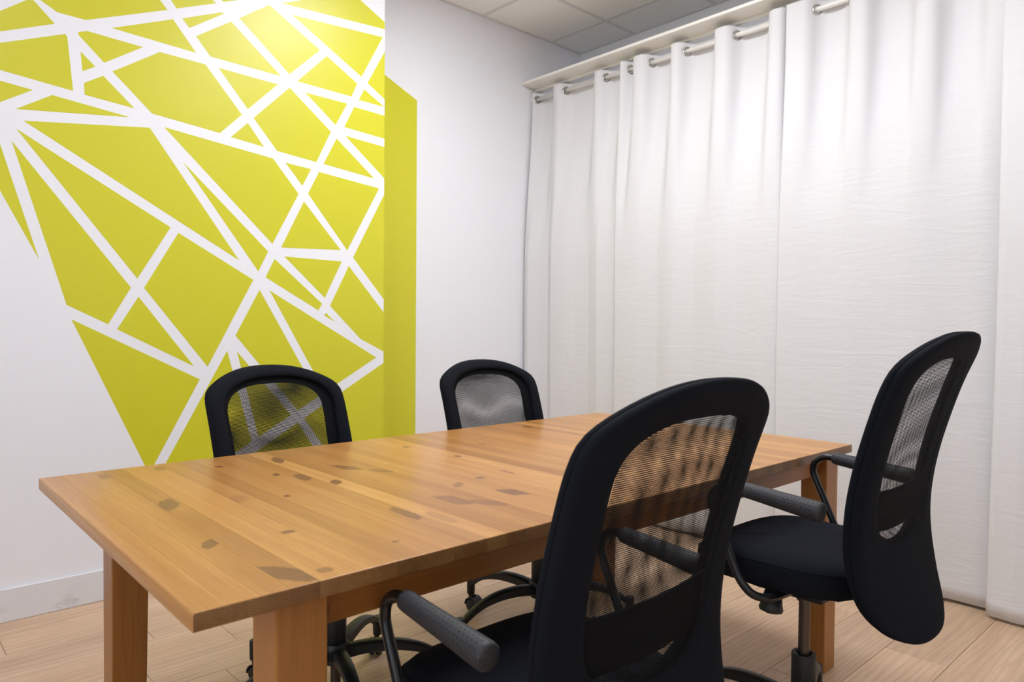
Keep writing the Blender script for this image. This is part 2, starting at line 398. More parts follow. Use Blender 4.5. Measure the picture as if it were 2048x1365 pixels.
# floor: laminate planks laid along x
fl = st(MB().box((XL, YF, -.05), (XR, YR, -.009)).build('floor', M_joint))
PW, PL = .194, 1.29
joint = {1: 2.195, 11: .356, 8: .666, 0: 1.35, 2: 2.86, 3: 1.75, -1: 2.35}
k0 = int((YF - .745) / PW) - 1
rng = random.Random(3)
PLM = {}
for k in range(k0, 20):
    y0, y1 = .745 + PW * k, .745 + PW * (k + 1)
    y0c, y1c = max(y0, YF), min(y1, YR - .002)
    if y1c - y0c < .01: continue
    x = joint.get(k, rng.uniform(0, PL)) - 5 * PL
    while x < XR:
        a, b = max(x, XL), min(x + PL, XR)
        if b - a > .02:
            g = .0006; hx, hy = (b - a) / 2 - g, (y1c - y0c) / 2 - g
            key = (round(hx, 4), round(hy, 4))
            if key not in PLM:
                c = .0012
                V = [(-hx,-hy,-.009),(hx,-hy,-.009),(hx,hy,-.009),(-hx,hy,-.009),(-hx,-hy,-c),(hx,-hy,-c),(hx,hy,-c),(-hx,hy,-c),
                     (-hx+c,-hy+c,0),(hx-c,-hy+c,0),(hx-c,hy-c,0),(-hx+c,hy-c,0)]
                F = [(0,3,2,1),(0,1,5,4),(1,2,6,5),(2,3,7,6),(3,0,4,7),(4,5,9,8),(5,6,10,9),(6,7,11,10),(7,4,8,11),(8,9,10,11)]
                me = bpy.data.meshes.new('floor_plank'); me.from_pydata(V, [], F); me.materials.append(M_oak); PLM[key] = me
            link('floor_plank', PLM[key], fl, ((a + b) / 2, (y0c + y1c) / 2, 0))
        x += PL

# ceiling: 600 mm tiles in a T grid, light panels in place of five tiles
ce = st(MB().box((XL, YF, CEIL + .012), (XR, YR, CEIL + .1)).build('ceiling', M_ceil))
gx0, gy0, T6 = 3.480, 2.958, .6
xs = sorted([gx0 + T6 * i for i in range(-9, 2)]); ys = sorted([gy0 + T6 * i for i in range(-9, 2)])
LAMPTILES = {}
for lx, ly, s, c, lb in LAMPS:
    i = min(range(len(xs) - 1), key=lambda i: abs((xs[i] + xs[i+1]) / 2 - lx)); j = min(range(len(ys) - 1), key=lambda j: abs((ys[j] + ys[j+1]) / 2 - ly))
    LAMPTILES[(i, j)] = (s, c, lb)
def clampx(v): return max(XL + .001, min(XR - .001, v))
def clampy(v): return max(YF + .001, min(YR - .001, v))
for i in range(len(xs) - 1):
    for j in range(len(ys) - 1):
        a, b, c, d = clampx(xs[i]), clampx(xs[i+1]), clampy(ys[j]), clampy(ys[j+1])
        if b - a < .05 or d - c < .05 or (i, j) in LAMPTILES: continue
        MB().box((a + .009, c + .009, CEIL + .002), (b - .009, d - .009, CEIL + .0119)).build('ceiling_tile', M_ceil, ce)
for x in xs:
    if XL + .02 < x < XR - .02: MB().box((x - .012, YF + .001, CEIL), (x + .012, YR - .001, CEIL + .0118)).build('grid_bar', M_grid, ce)
for y in ys:
    if YF + .02 < y < YR - .02: MB().box((XL + .001, y - .012, CEIL - .0004), (XR - .001, y + .012, CEIL + .0114)).build('grid_bar', M_grid, ce)
for a, b in (((XL + .001, YR - .02, CEIL - .001), (XR - .001, YR - .001, CEIL + .011)), ((XR - .02, YF + .001, CEIL - .001), (XR - .001, YR - .02, CEIL + .011)),):
    MB().box(a, b).build('edge_trim', M_grid, ce)
for (i, j), (s, c, lb) in LAMPTILES.items():
    m = NT('led_panel_light'); e = m.n('ShaderNodeEmission', {'Color': col4(c), 'Strength': s}); m.t.links.new(e.outputs[0], m.out.inputs[0])
    cx, cy = (xs[i] + xs[i+1]) / 2, (ys[j] + ys[j+1]) / 2
    p = empty('ceiling_light', (cx, cy, CEIL)); props(p, 'square ceiling light panel above the ' + lb, 'light', 'ceiling light panels')
    f = MB()
    for a, b in (((-.291,-.291,-.002),(.291,-.270,.0115)), ((-.291,.270,-.002),(.291,.291,.0115)), ((-.291,-.270,-.002),(-.270,.270,.0115)), ((.270,-.270,-.002),(.291,.270,.0115))): f.box(a, b)
    f.build('frame', M_grid, p)
    MB().box((-.2695, -.2695, .003), (.2695, .2695, .0115)).build('diffuser', m.m, p)

# ------------------------------------------------------------------ curtain wall: pelmet, rod, curtains
YE = -.75                                           # where the curtains stop, beyond the picture
pel = empty('curtain_pelmet', (3.33, 1.3, 2.69)); props(pel, 'long cream metal pelmet rail running above the white curtains', 'rail')
def world_child(mb, name, mat, par, **k):
    L = par.location; mb.V = [(v[0]-L.x, v[1]-L.y, v[2]-L.z) for v in mb.V]; return mb.build(name, mat, par, **k)
def extr(prof, y0, y1):
    n = len(prof); return MB().add([(x, y0, z) for x, z in prof] + [(x, y1, z) for x, z in prof],
        [tuple(range(n)), tuple(range(2*n-1, n-1, -1))] + [(i, (i+1)%n, n+(i+1)%n, n+i) for i in range(n)])
world_child(extr([(3.222, 2.702), (3.222, 2.688), (3.225, 2.686), (3.334, 2.679), (3.336, 2.702)], YE - .05, YR - .003), 'board', M_pelmet, pel)
world_child(extr([(3.3365, 2.705), (3.3365, 2.664), (3.352, 2.664), (3.352, 2.705)], YE - .05, YR - .003), 'back_strip', M_pelmet, pel)
for y in (3.2, 2.04, .88, -.28):
    o = world_child(MB().box((3.3525, y - .012, 2.668), (XR - .0002, y + .012, 2.70)), 'bracket', M_pelmet, pel)
    bevel(o, .002, 2)
RX, RZ = 3.33, 2.607
rod = empty('curtain_rod', (RX, 1.3, RZ)); props(rod, 'white round curtain rod threaded through the curtain eyelets', 'rod')
world_child(MB().sweep([(RX, YE - .03, RZ), (RX, YR - .004, RZ)], .0125, 20), 'pole', M_rod, rod, smooth=True)
world_child(MB().lathe([(.0, 0), (.026, 0), (.026, .006), (.016, .012), (.013, .03)], 24, (RX, YR - .0002, RZ), Matrix.Rotation(PI/2, 3, 'X')), 'end_flange', M_rod, rod)
for y in (2.66, 1.60, .74, YE - .02):
    world_child(MB().box((RX - .004, y - .003, RZ + .0127), (RX + .004, y + .003, 2.6785)), 'hanger', M_rod, rod)

def smooth_sign(y, cr, w=.022):
    """+1 in front of the rod, -1 behind; cr = crossings in falling order, starting in front"""
    v = 1.0
    for i, c in enumerate(cr):
        s = 1 if i % 2 == 0 else -1
        v += s * (math.tanh((y - c) / w) - 1)
    return v
def curtain(label, y1, y0, cr, xoff, bot, seed, low, hemx, amp=.040, wd=.022):
    rg = random.Random(seed); ph = [rg.uniform(0, 6.3) for _ in range(6)]
    p = empty('eyelet_curtain', (RX, (y0 + y1) / 2, .0)); props(p, label, 'curtain', 'white eyelet curtains')
    nu = max(24, int((y1 - y0) / .006)); nv = 66; ztop = RZ + .043
    V = []; F = []
    for j in range(nv + 1):
        z = ztop - .006 * j if j <= 16 else ztop - .096 + (bot - ztop + .096) * (j - 16) / (nv - 16)
        a = max(0.0, min(1.0, (ztop - z) / 1.15)); a = a * a * (3 - 2 * a)
        for i in range(nu + 1):
            y = y1 + (y0 - y1) * i / nu
            sg = smooth_sign(y, cr, wd); top = -amp * sg + xoff * max(0.0, sg)
            lw = hemx - RX - xoff + interp(low, -y)
            lw += .004 * math.sin(7 * y + ph[0] + z * .8) + .0025 * math.sin(19 * y + ph[1] - z * 1.1)
            soft = -.018 * smooth_sign(y + .012 * math.sin(z * 1.7 + ph[2]), cr, .055)
            x = RX + xoff * a + top * (1 - a) + (lw * .80 + (soft + hemx - RX - xoff) * .20) * a
            # hem seams: slight step at the header and the foot
            if ztop - z < .105: x -= .0012
            if z - bot < .05: x -= .0012
            V.append((x, y + .006 * a * math.sin(z * 2.1 + ph[3] + y), z))
    for j in range(nv):
        for i in range(nu):
            f = (j*(nu+1)+i, j*(nu+1)+i+1, (j+1)*(nu+1)+i+1, (j+1)*(nu+1)+i)
            if j < 16:
                q = sum((Vector(V[k]) for k in f), Vector()) / 4
                if any((q - Vector((RX, c, RZ - .003))).length < .0255 for c in cr): continue
            F.append(f)
    mb = MB().add(V, F); o = world_child(mb, 'cloth', M_cloth, p, smooth=True)
    s = o.modifiers.new('thick', 'SOLIDIFY'); s.thickness = .0016; s.offset = 0
    for i, c in enumerate(cr):
        d = Vector((-.45, -.89, 0)) if i % 2 == 0 else Vector((-.45, .89, 0))
        M = d.to_track_quat('Z', 'Y').to_matrix()
        ring = MB(); n = 28; V = []; Fr = []
        q = 8
        for a in range(n):
            for b in range(q):
                A, B = 2*PI*a/n, 2*PI*b/q
                v = M @ Vector(((.0225 + .0055*math.cos(B))*math.cos(A), (.0225 + .0055*math.cos(B))*math.sin(A), .0042*math.sin(B)))
                V.append(tuple(v + Vector((RX, c, RZ - .003))))
                Fr.append((a*q+b, ((a+1)%n)*q+b, ((a+1)%n)*q+(b+1)%q, a*q+(b+1)%q))
        world_child(ring.add(V, Fr), 'eyelet', M_chrome, p, smooth=True)
    return p
# low = fold shape at floor level as (−y, x offset) pairs
curtain('narrow white curtain panel nearest the green wall, deepest in the corner', 3.425, 2.672,
        [3.405, 3.25, 3.145, 2.905, 2.816, 2.705], 0.0, .018, 1,
        [(-3.43, .0), (-3.38, -.02), (-3.30, .012), (-3.22, .02), (-3.17, -.018), (-3.08, -.012), (-2.98, .016), (-2.88, .02), (-2.80, -.010), (-2.73, .010), (-2.66, .022)], 3.25)
curtain('second white curtain from the green wall, with four shallow folds', 2.668, 1.635,
        [2.632, 2.60, 2.48, 2.345, 2.248, 2.075, 1.95, 1.775, 1.664], -.018, .016, 2,
        [(-2.67, -.012), (-2.60, -.014), (-2.50, -.01), (-2.38, .012), (-2.28, -.004), (-2.15, .012), (-2.02, -.004), (-1.90, .012), (-1.75, -.006), (-1.63, .014)], 3.255)
curtain('wide flat white curtain hanging behind the right-hand office chair', 1.662, .735,
        [1.537, 1.392, 1.272, 1.12, 1.0, .86], -.020, .014, 3,
        [(-1.67, -.02), (-1.60, -.022), (-1.45, -.004), (-1.30, -.006), (-1.12, .010), (-.98, .014), (-.84, .024), (-.73, .034)], 3.255, .034, .026)
curtain('white curtain at the right edge of the picture, nearest to the viewer', .775, YE,
        [.62, .47, .34, .19, .06, -.09, -.22, -.37, -.50, -.64], -.030, .012, 4,
        [(-.78, -.012), (-.755, -.034), (-.68, -.045), (-.58, -.03), (-.45, .0), (-.3, -.03), (-.15, .0), (.0, -.03), (.15, .0), (.3, -.03), (.45, .0), (.6, -.03), (.75, 0)], 3.235, .034, .026)

# ------------------------------------------------------------------ table
X0, X1, Y0, Y1, TT, TH = .3183, 2.3753, .9573, 2.0313, .74, .0267
tab = empty('dining_table', ((X0 + X1) / 2, (Y0 + Y1) / 2, 0)); props(tab, 'long honey-coloured pine table with square legs in the middle of the room', 'table')
B = [X0, .363, .408, .453, .4985, .542, .585, .632, .675, .719, .747, .785, .8205, .868, .925, .9655, 1.012, 1.071, 1.111, 1.155]
while B[-1] + .046 < X1 - .02: B.append(B[-1] + rng.uniform(.040, .052))
B[-1] = X1 if X1 - B[-1] < .02 else B[-1]
if B[-1] < X1: B.append(X1)
# knots: x, y, half x, half y, slant, strength
KN = [(.472, 1.565, .022, .042, 1.2, .75), (.441, 1.243, .016, .020, .8, .8), (.474, 1.02, .028, .042, -1.2, .8), (.526, .996, .012, .012, 0, .6), (.574, 1.222, .014, .010, 0, .85),
      (.690, 1.478, .008, .010, .5, 1.0), (.696, 1.894, .010, .012, 0, 1.0), (.851, 1.881, .018, .036, 1.4, .8), (.767, 1.703, .010, .016, .6, 1.0), (.803, 1.636, .016, .040, .8, .8),
      (.838, 1.532, .015, .022, .8, .9), (.942, 1.671, .024, .040, -.8, .8), (.992, 1.577, .020, .026, -.9, .6), (.944, 1.215, .030, .050, -.6, .62), (1.042, 1.323, .020, .014, .6, .55),
      (1.090, 1.185, .030, .034, -.5, .8), (.986, 1.150, .024, .034, -1.0, .5), (.805, 1.192, .013, .055, .8, .75), (.84, 1.12, .012, .05, .6, .3), (1.130, 1.346, .012, .012, 0, .85), (1.824, 1.903, .014, .024, .8, 1.0),
      (1.238, 1.83, .010, .016, .5, .7), (1.267, 1.611, .010, .014, .5, .7), (1.228, 1.354, .006, .030, .4, .7), (.444, 1.954, .016, .030, .6, .55), (.572, 1.965, .014, .026, .4, .5),
      (.687, 1.046, .008, .006, 0, .7), (1.52, 1.2, .014, .016, .3, .7), (1.75, 1.45, .012, .02, .3, .6), (2.05, 1.25, .014, .02, -.4, .7), (1.45, 1.72, .01, .02, .4, .6), (1.95, 1.7, .012, .012, 0, .7), (.60, 1.52, .02, .03, .3, .3)]
M_pine = pine('honey_pine_boards')
r_e = .0028
prof = []
hy = (Y1 - Y0) / 2
for (cy, cz, a0) in ((hy - r_e, TT - r_e, 0), (-hy + r_e, TT - r_e, PI/2)):
    for q in range(5): a = a0 + q * PI / 8; prof.append((cy + r_e * math.cos(a), cz + r_e * math.sin(a)))
prof += [(-hy, TT - TH + .002), (-hy + .002, TT - TH), (hy - .002, TT - TH), (hy, TT - TH + .002)]
for a, b in zip(B, B[1:]):
    kn = [(k[0] - (a + b) / 2, k[1] - (Y0 + Y1) / 2, *k[2:]) for k in KN if a <= k[0] < b]
    mat = pine('honey_pine_knots', kn) if kn else M_pine
    h = (b - a) / 2 - .00012
    n = len(prof); cpl = (-1 if a == X0 else 0, 1 if b == X1 else 0)
    V = []
    rows = []
    if cpl[0]: rows += [(-h, .0022), (-h + .0008, .0008), (-h + .0022, 0)]
    else: rows += [(-h, 0)]
    if cpl[1]: rows += [(h - .0022, 0), (h - .0008, .0008), (h, .0022)]
    else: rows += [(h, 0)]
    for x, ins in rows:
        for y, z in prof: V.append((x, y, z - (ins if z > TT - TH / 2 else 0)))
    F = [tuple(range(n)), tuple(range((len(rows)-1)*n, len(rows)*n))[::-1]]
    for k in range(len(rows) - 1): F += [(k*n+i, k*n+(i+1)%n, (k+1)*n+(i+1)%n, (k+1)*n+i) for i in range(n)]
    o = mesh('tabletop_board', V, F, mat, tab, loc=((a + b) / 2 - tab.location.x, 0, 0)); autosmooth(o, 35)
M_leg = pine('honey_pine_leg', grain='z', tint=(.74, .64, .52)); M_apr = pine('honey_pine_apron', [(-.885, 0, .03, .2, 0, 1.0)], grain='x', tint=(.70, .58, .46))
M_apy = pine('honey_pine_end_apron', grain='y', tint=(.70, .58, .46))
LW = .0844; LI = .1285; RI = .0147; YI = .0370
legs = [(X0 + LI, Y0 + YI, 1, 1), (X0 + LI, Y1 - YI, 1, -1), (X1 - RI, Y0 + YI, -1, 1), (X1 - RI, Y1 - YI, -1, -1)]
for lx, ly, sx, sy in legs:
    V = []; zt = TT - TH - .0002
    for z, wd in ((zt, LW), (.60, LW), (0.0, LW - .008)):
        q = 0 if z else .003
        for u, v in ((0, 0), (1, 0), (1, 1), (0, 1)):
            V.append((lx + sx * u * wd - tab.location.x, ly + sy * v * wd - tab.location.y, z))
    F = [(0,1,2,3), (11,10,9,8)] + [(k*4+i, k*4+(i+1)%4, k*4+4+(i+1)%4, k*4+4+i) for k in range(2) for i in range(4)]
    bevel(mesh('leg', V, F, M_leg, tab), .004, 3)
AB, AT = .640, TT - TH - .0002
tl = tab.location
def apron(a, b, m):
    c = [(a[i] + b[i]) / 2 for i in range(3)]
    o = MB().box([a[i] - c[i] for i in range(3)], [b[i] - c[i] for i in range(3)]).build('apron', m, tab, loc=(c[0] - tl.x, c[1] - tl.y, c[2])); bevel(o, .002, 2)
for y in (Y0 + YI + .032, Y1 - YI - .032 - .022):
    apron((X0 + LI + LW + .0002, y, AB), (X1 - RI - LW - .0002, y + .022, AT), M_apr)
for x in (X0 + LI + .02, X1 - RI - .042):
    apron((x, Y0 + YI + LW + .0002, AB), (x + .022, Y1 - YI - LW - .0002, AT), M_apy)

# ------------------------------------------------------------------ office chair (prototype faces +y, seat side heights for the first chair)
BP = sorted([(1.047,-.325),(.987,-.285),(.937,-.262),(.862,-.238),(.776,-.214),(.701,-.199),(.629,-.192),(.565,-.194),(.501,-.204),(.432,-.228),(.383,-.262),(.36,-.285)])
def by(x, z):
    # smoothed profile plus a gentle hollow across the back
    s = sum(interp(BP, z + d) for d in (-.03, -.015, 0, .015, .03)) / 5
    return s - .010 * (1 - min(1, (x / .23) ** 2))
NB = 112
def outline(half, ztop, zsh, zbot, zlo, pt=2.5, pb=2.3, taper=0.0, inset=0):
    """closed (x, z) loop: arched top, straight sides, rounded foot"""
    out = []
    n1 = NB // 4
    for i in range(2 * n1):                        # top arch from right shoulder to left
        a = PI * i / (2 * n1); cx, sx_ = math.cos(a), math.sin(a)
        out.append((half * math.copysign(abs(cx) ** (2/pt), cx), zsh + (ztop - zsh) * abs(sx_) ** (2/pt)))
    for i in range(2 * n1):                        # foot from left to right
        a = PI + PI * i / (2 * n1); cx, sx_ = math.cos(a), math.sin(a)
        out.append(((half - taper) * math.copysign(abs(cx) ** (2/pb), cx), zlo - (zlo - zbot) * abs(sx_) ** (2/pb)))
    return resample(out, NB)
def resample(L, n):
    # equal arc length starting at the top centre so loops correspond
    k = max(range(len(L)), key=lambda i: L[i][1] - abs(L[i][0]) * 1e-3); L = L[k:] + L[:k]
    L = L + [L[0]]; d = [0]
    for p, q in zip(L, L[1:]): d.append(d[-1] + math.hypot(p[0]-q[0], p[1]-q[1]))
    out = []; j = 0
    for i in range(n):
        t = d[-1] * i / n
        while d[j+1] < t: j += 1
        f = (t - d[j]) / max(1e-9, d[j+1] - d[j]); out.append((L[j][0] + (L[j+1][0]-L[j][0])*f, L[j][1] + (L[j+1][1]-L[j][1])*f))
    return out
def outer():
    L = []; h = .2235
    for i in range(61):                            # arched top meeting the sides at a soft corner
        x = h - 2 * h * i / 60; L.append((x, 1.047 - .070 * abs(x / h) ** 2.4))
    for i in range(21): L.append((-h + .0005 * math.sin(PI * i / 20), .977 - (.977 - .545) * i / 20))
    for i in range(1, 60):
        a = PI + PI * i / 60; cx, sn = math.cos(a), math.sin(a)
        L.append((h * math.copysign(abs(cx) ** .8, cx), .545 - (.545 - .376) * abs(sn) ** .8))
    for i in range(20): L.append((h, .545 + (.977 - .545) * i / 20))
    L = resample(L, 240)
    for _ in range(14): L = [((a[0] + 2*b[0] + c[0]) / 4, (a[1] + 2*b[1] + c[1]) / 4) for a, b, c in zip(L[-1:] + L[:-1], L, L[1:] + L[:1])]
    return resample(L, NB)
O_out = outer()
O_rear = outline(.160, .990, .900, .574, .700, 2.7, 2.7, .008)
O_front = outline(.184, 1.012, .915, .575, .700, 2.35, 2.2, .010)
def ring_mesh(A, Bq, sect):
    """closed ring between loops A and B; sect = list of (fraction, depth) round the section"""
    V = []; F = []; m = len(sect)
    for (ax, az), (bx, bz) in zip(A, Bq):
        for f, d in sect:
            x = ax + (bx - ax) * f; z = az + (bz - az) * f
            V.append((x, by(x, z) + d, z))
    n = len(A)
    for i in range(n):
        for j in range(m): F.append((i*m+j, ((i+1)%n)*m+j, ((i+1)%n)*m+(j+1)%m, i*m+(j+1)%m))
    return MB().add(V, F)
def disc_mesh(A, d, rings=14, bulge=0.0):
    V = []; F = []; n = len(A); cx = sum(a for a, b in A) / n; cz = sum(b for a, b in A) / n
    for k in range(rings):
        f = k / rings
        for ax, az in A:
            x = ax + (cx - ax) * f; z = az + (cz - az) * f; V.append((x, by(x, z) + d + bulge * (1 - (1 - f) ** 2), z))
    V.append((cx, by(cx, cz) + d + bulge, cz))
    for k in range(rings - 1):
        for i in range(n): F.append((k*n+i, k*n+(i+1)%n, (k+1)*n+(i+1)%n, (k+1)*n+i))
    F += [((rings-1)*n+i, (rings-1)*n+(i+1)%n, rings*n) for i in range(n)]
    return MB().add(V, F)
proto = empty('office_chair', (0, 0, 0))
UP = []                                            # parts that ride on the gas lift
def up(o): UP.append(o); return o
back = up(ring_mesh(O_out, O_rear, [(.008, -.0003), (-.012, -.004), (-.008, -.010), (.03, -.0155), (.10, -.0185), (.35, -.0205), (.80, -.0205), (.985, -.0203), (1.0, -.0192), (.985, -.012), (.5, -.0035), (.1, -.0008)]).build('backrest', M_fab, proto, True))
ring_mesh(O_out, O_front, [(.008, 0.0003), (-.012, .004), (.01, .011), (.15, .0175), (.5, .020), (.85, .0175), (.97, .012), (1.0, .004), (.9, .001), (.4, -.0005)]).build('front_cushion', M_fab, back, True)
disc_mesh([(x * 1.03, .78 + (z - .78) * 1.02) for x, z in O_front], .0035, bulge=.002).build('front_net', M_net, back, True)
disc_mesh([(x * 1.002, .785 + (z - .785) * 1.002) for x, z in O_rear], -.0204, bulge=-.001).build('rear_net', M_net, back, True)
# lumbar band between the two nets
V = []; F = []
nx, nz = 24, 8
for d in (-.0010, -.0065):
    for i in range(nx + 1):
        x = -.185 + .37 * i / nx
        for j in range(nz + 1):
            z = .604 + .090 * j / nz + .012 * (x / .18) ** 2
            V.append((x, by(x, z) + d, z))
S = (nx + 1) * (nz + 1)
for i in range(nx):
    for j in range(nz):
        a = i*(nz+1)+j; F.append((a, a+1, a+nz+2, a+nz+1)); F.append((S+a, S+a+nz+1, S+a+nz+2, S+a+1))
for i in range(nx): a = i*(nz+1); b = a+nz; F += [(a, a+nz+1, S+a+nz+1, S+a), (b, S+b, S+b+nz+1, b+nz+1)]
for j in range(nz): a = j; b = nx*(nz+1)+j; F += [(a, S+a, S+a+1, a+1), (b, b+1, S+b+1, S+b)]
MB().add(V, F).build('lumbar_strap', M_strap, back, True)

# seat: rounded square cushion, waterfall front
def seat_mesh():
    V = []; F = []; n = 64
    def loop(hx, y0, y1, e):
        out = []
        for i in range(n):
            a = 2 * PI * i / n; c, s = math.cos(a), math.sin(a); cy = (y0 + y1) / 2; hy_ = (y1 - y0) / 2
            out.append((hx * math.copysign(abs(c) ** (2/e), c) * (1 - .05 * (s < 0) * abs(s)), cy + hy_ * math.copysign(abs(s) ** (2/e), s)))
        return out
    def zc(x, y): # waterfall front, slight dish
        f = max(0, (y - .10) / .125); return -.022 * f * f - .006 * max(0, 1 - (x / .2) ** 2) * (y < .1)
    L = [(.195, -.165, .205, 3.6, .451), (.207, -.178, .221, 3.8, .456), (.211, -.182, .226, 4, .470), (.211, -.182, .226, 4, .499), (.2085, -.180, .224, 4, .5115), (.2065, -.178, .2215, 4, .5135), (.2055, -.177, .2205, 4, .5165),
         (.195, -.168, .209, 3.8, .5265), (.165, -.140, .175, 3.4, .534), (.11, -.09, .12, 3, .537), (.05, -.03, .06, 2.6, .537)]
    for hx, y0, y1, e, z in L:
        for i, (x, y) in enumerate(loop(hx, y0, y1, e)):
            w_ = .0022 * math.sin(i * 2.1) + .002 * math.sin(i * .9) if z < .453 else 0
            V.append((x, y, z + zc(x, y) * (1 if z > .46 else .55) + w_))
    for k in range(len(L) - 1):
        for i in range(n): F.append((k*n+i, k*n+(i+1)%n, (k+1)*n+(i+1)%n, (k+1)*n+i))
    F.append(tuple(range(n))[::-1]); F.append(tuple((len(L)-1)*n + i for i in range(n)))
    return MB().add(V, F), loop(.2082, -.180, .224, 4), zc
sm, sl, zcf = seat_mesh()
seat = up(sm.build('seat', M_fab, proto, True)); autosmooth(seat, 60)
pp = [(x, y, .5125 + zcf(x, y)) for x, y in sl]; pp.append(pp[0])
MB().sweep(pp, .0016, 6).build('seam_piping', M_fab, seat, True)
# armrests: tube from under the seat, looped forward, pad on top
def arm(s):
    P = [(s*.06, -.035, .4405), (s*.16, -.032, .4405), (s*.222, -.022, .441), (s*.252, -.004, .448), (s*.265, .014, .464), (s*.267, .038, .496), (s*.267, .076, .577), (s*.267, .097, .622), (s*.267, .104, .645), (s*.267, .098, .670), (s*.267, .078, .686), (s*.267, .050, .6895), (s*.267, .0, .684), (s*.267, -.15, .669)]
    a = up(MB().sweep(catmull(P, 6), .0095, 14).build('armrest', M_tube, proto, True)); autosmooth(a, 50)
    # pad
    A = Vector((s*.267, .050, .6895)); Bv = Vector((s*.267, -.158, .668)); t = (Bv - A).normalized(); n = 28
    st_ = [(0, .0100), (.001, .0135), (.004, .0158), (.010, .0168), (.06, .0178), (.12, .0193), (.17, .0207), (.197, .0214), (.2035, .0206), (.2072, .0182), (.2082, .0140), (.2083, .0)]
    e1 = Vector((1, 0, 0)); e2 = t.cross(e1).normalized()
    V = []; F = []; UV = []
    for u, r in st_:
        for k in range(n):
            an = 2 * PI * k / n; V.append(tuple(A + t * u + e1 * r * math.cos(an) + e2 * r * math.sin(an))); 
    for i in range(len(st_) - 1):
        for k in range(n): F.append((i*n+k, i*n+(k+1)%n, (i+1)*n+(k+1)%n, (i+1)*n+k))
    F.append(tuple(range(n))[::-1])
    me = bpy.data.meshes.new('arm_pad'); me.from_pydata(V, [], F); uvl = me.uv_layers.new(name='UVMap')
    for poly in me.polygons:
        ks = [me.loops[l].vertex_index % n for l in poly.loop_indices]
        for l in poly.loop_indices:
            vi = me.loops[l].vertex_index; i, k = divmod(vi, n)
            kk = k + (n if k == 0 and max(ks) == n - 1 else 0)
            u = st_[i][0] / .0095
            if st_[i][0] < .012 or st_[i][0] > .198: u = round(u) ; 
            uvl.data[l].uv = (u, kk / n * 16) if .009 < st_[i][0] < .2 else (round(u), round(kk / n * 16))
    me.polygons.foreach_set('use_smooth', [True] * len(me.polygons)); me.materials.append(M_pad)
    o = link('arm_pad', me, a); 
    return a
arm(1); arm(-1)
# mechanism, back bracket, knob
mech = MB().box((-.06, -.07, .393), (.06, .09, .4255)).box((-.085, -.06, .4256), (.085, .06, .4515))
mo = up(mech.build('seat_mechanism', M_plas, proto)); bevel(mo, .006, 2)
Mk = Matrix.Rotation(math.radians(14), 3, 'Y')
kn = MB().lathe([(.012, .0), (.016, -.012), (.018, -.014), (.0255, -.052), (.0285, -.062), (.026, -.069), (.010, -.074)], 26, (-.108, .026, .437), Mk).build('tension_knob', M_plas, mo, True); autosmooth(kn, 40)
MB().sweep([(-.05, .026, .412), (-.108, .026, .412)], .005, 10).build('knob_shaft', M_plas, mo, True)
bp_ = catmull([(0, -.055, .4385), (0, -.13, .4385), (0, -.185, .441), (0, by(0, .455) - .002, .455), (0, by(0, .48) - .002, .48), (0, by(0, .53) - .002, .53)], 5)
V = []; F = []
for i, p in enumerate(bp_):
    t = (bp_[min(i+1, len(bp_)-1)] - bp_[max(i-1, 0)]).normalized(); nn = Vector((1, 0, 0)).cross(t)
    for u, v in ((-.03, -.004), (.03, -.004), (.03, .004), (-.03, .004)): V.append(tuple(p + Vector((u, 0, 0)) + nn * v))
bp_n = len(bp_)
F = [(0,1,2,3), tuple(4*bp_n-4+i for i in (3,2,1,0))] + [(k*4+i, k*4+(i+1)%4, k*4+4+(i+1)%4, k*4+4+i) for k in range(bp_n-1) for i in range(4)]
up(autosmooth(MB().add([v for v in V if True], F).build('back_bracket', M_tube, proto), 40))
g = up(MB().lathe([(.0, .10), (.0140, .10), (.0140, .372), (.019, .373), (.019, .3848), (.0, .3848)], 28).build('gas_column', M_gas, proto, True)); autosmooth(g, 40)
cv = MB().lathe([(.0, .185), (.027, .185), (.030, .19), (.030, .284), (.0285, .288), (.020, .288), (.018, .283), (.0, .283)], 32).build('column_cover', M_plas, proto, True); autosmooth(cv, 35)
hub = MB().lathe([(.0, .125), (.030, .125), (.037, .132), (.038, .178), (.033, .186), (.0, .186)], 32).build('base_hub', M_plas, proto, True); autosmooth(hub, 35)
# five arched arms with twin castors
def base_arm():
    top = [(.030, .174), (.07, .181), (.12, .184), (.18, .180), (.24, .164), (.285, .140), (.318, .112)]
    low = [(.030, .138), (.07, .146), (.12, .151), (.18, .150), (.24, .138), (.285, .116), (.318, .090)]
    tp = catmull([(r, 0, z) for r, z in top], 4); lp = catmull([(r, 0, z) for r, z in low], 4); V = []; F = []
    n = len(tp)
    for i in range(n):
        wd = .021 - .008 * i / (n - 1)
        for p, z_, k in ((tp[i], 0, .55), (tp[i], -.005, 1), (lp[i], .004, 1), (lp[i], 0, .7)):
            V.append((p.x, -wd * k, p.z + z_))
        for p, z_, k in ((lp[i], 0, .7), (lp[i], .004, 1), (tp[i], -.005, 1), (tp[i], 0, .55)):
            V.append((p.x, wd * k, p.z + z_))
    F = [tuple(range(8)), tuple((n-1)*8+i for i in range(7, -1, -1))] + [(k*8+i, k*8+(i+1)%8, k*8+8+(i+1)%8, k*8+8+i) for k in range(n-1) for i in range(8)]
    return MB().add(V, F)
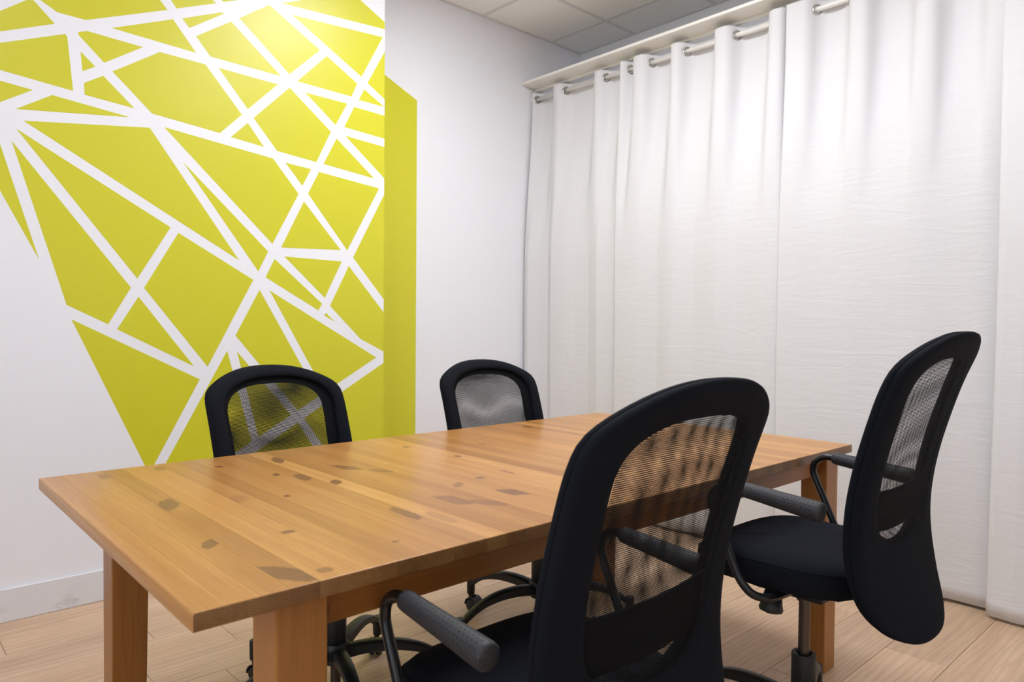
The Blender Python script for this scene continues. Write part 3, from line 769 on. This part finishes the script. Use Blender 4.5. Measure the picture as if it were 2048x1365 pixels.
def caster():
    m = MB().lathe([(.0, .062), (.013, .062), (.0150, .066), (.0158, .120), (.0140, .124), (.0, .124)], 20, (.322, 0, 0))
    # hood
    V = []; F = []; n = 14
    for y in (-.021, .021):
        for r in (.0275, .0245):
            for i in range(n):
                a = math.radians(-8 + 196 * i / (n - 1)); V.append((.308 + r * math.cos(a), y, .0275 + r * math.sin(a)))
    q = n
    for i in range(n - 1):
        F += [(i, i+1, 2*q+i+1, 2*q+i), (q+i, 3*q+i, 3*q+i+1, q+i+1), (i, q+i, q+i+1, i+1), (2*q+i, 2*q+i+1, 3*q+i+1, 3*q+i)]
    F += [(0, 2*q, 3*q, q), (n-1, q+n-1, 3*q+n-1, 2*q+n-1)]
    m.add(V, F); m.box((.300, -.004, .02), (.330, .004, .0625))
    return m
def wheel(y):
    return MB().lathe([(.0, -.007), (.016, -.007), (.0225, -.0055), (.0236, 0), (.0225, .0055), (.016, .007), (.0, .007)], 24, (.308, y, .0236), Matrix.Rotation(PI/2, 3, 'X'))
arm0 = base_arm().build('base_arm', M_plas, proto, True); autosmooth(arm0, 50)
cas0 = caster().build('caster', M_plas, proto, True); autosmooth(cas0, 40)
wh = [wheel(y).build('wheel', M_plas, cas0, True) for y in (-.0125, .0125)]
for w_ in wh: autosmooth(w_, 45)
BASE = [arm0, cas0]
for k in range(1, 5):
    a = link('base_arm', arm0.data, proto, rot=(0, 0, k * 2*PI/5)); c = link('caster', cas0.data, proto, rot=(0, 0, k * 2*PI/5))
    for w_ in wh: link('wheel', w_.data, c)
    BASE += [a, c]
KS = 1.022                                         # true size of the seat, back and arms
for o in UP:
    for q in [o] + list(o.children):
        q.data.transform(Matrix.Translation((0, 0, -.0246)) @ Matrix.Diagonal((KS, KS, KS, 1)))
upn = set(o.name for o in UP); bn = set(o.name for o in BASE)
GRP = 'black mesh-backed office chairs round the table'
CH = [(.912, .897, -.002, .0, 30, 'black mesh-backed armchair in the foreground, nearest, its back turned to the viewer'),
      (1.774, .8245, .007, .0672, 18, 'black office chair by the curtains at the near right end of the table'),
      (1.026, 1.876, 3.325, -.0615, 64, 'black office chair across the table in front of the green mural'),
      (1.832, 1.840, 3.163, -.066, 64, 'black office chair across the table in front of the white wall')]
def place(root, x, y, th, dz, bo, label):
    root.location = (x, y, 0); root.rotation_euler = (0, 0, th); props(root, label, 'chair', GRP)
kids = list(proto.children)
for n_, (x, y, th, dz, bo, label) in enumerate(CH[1:]):
    r = proto.copy(); C.objects.link(r); place(r, x, y, th, dz, bo, label)
    if n_: r.scale.x = 1.06
    for ch in kids:
        c = ch.copy(); C.objects.link(c); c.parent = r
        if ch.name in upn: c.location.z += dz
        if ch.name in bn: c.rotation_euler.z += math.radians(bo)
        for g_ in ch.children:
            d = g_.copy(); C.objects.link(d); d.parent = c
place(proto, *CH[0])
for ch in kids:
    if ch.name in upn: ch.location.z += CH[0][3]
    if ch.name in bn: ch.rotation_euler.z += math.radians(CH[0][4])
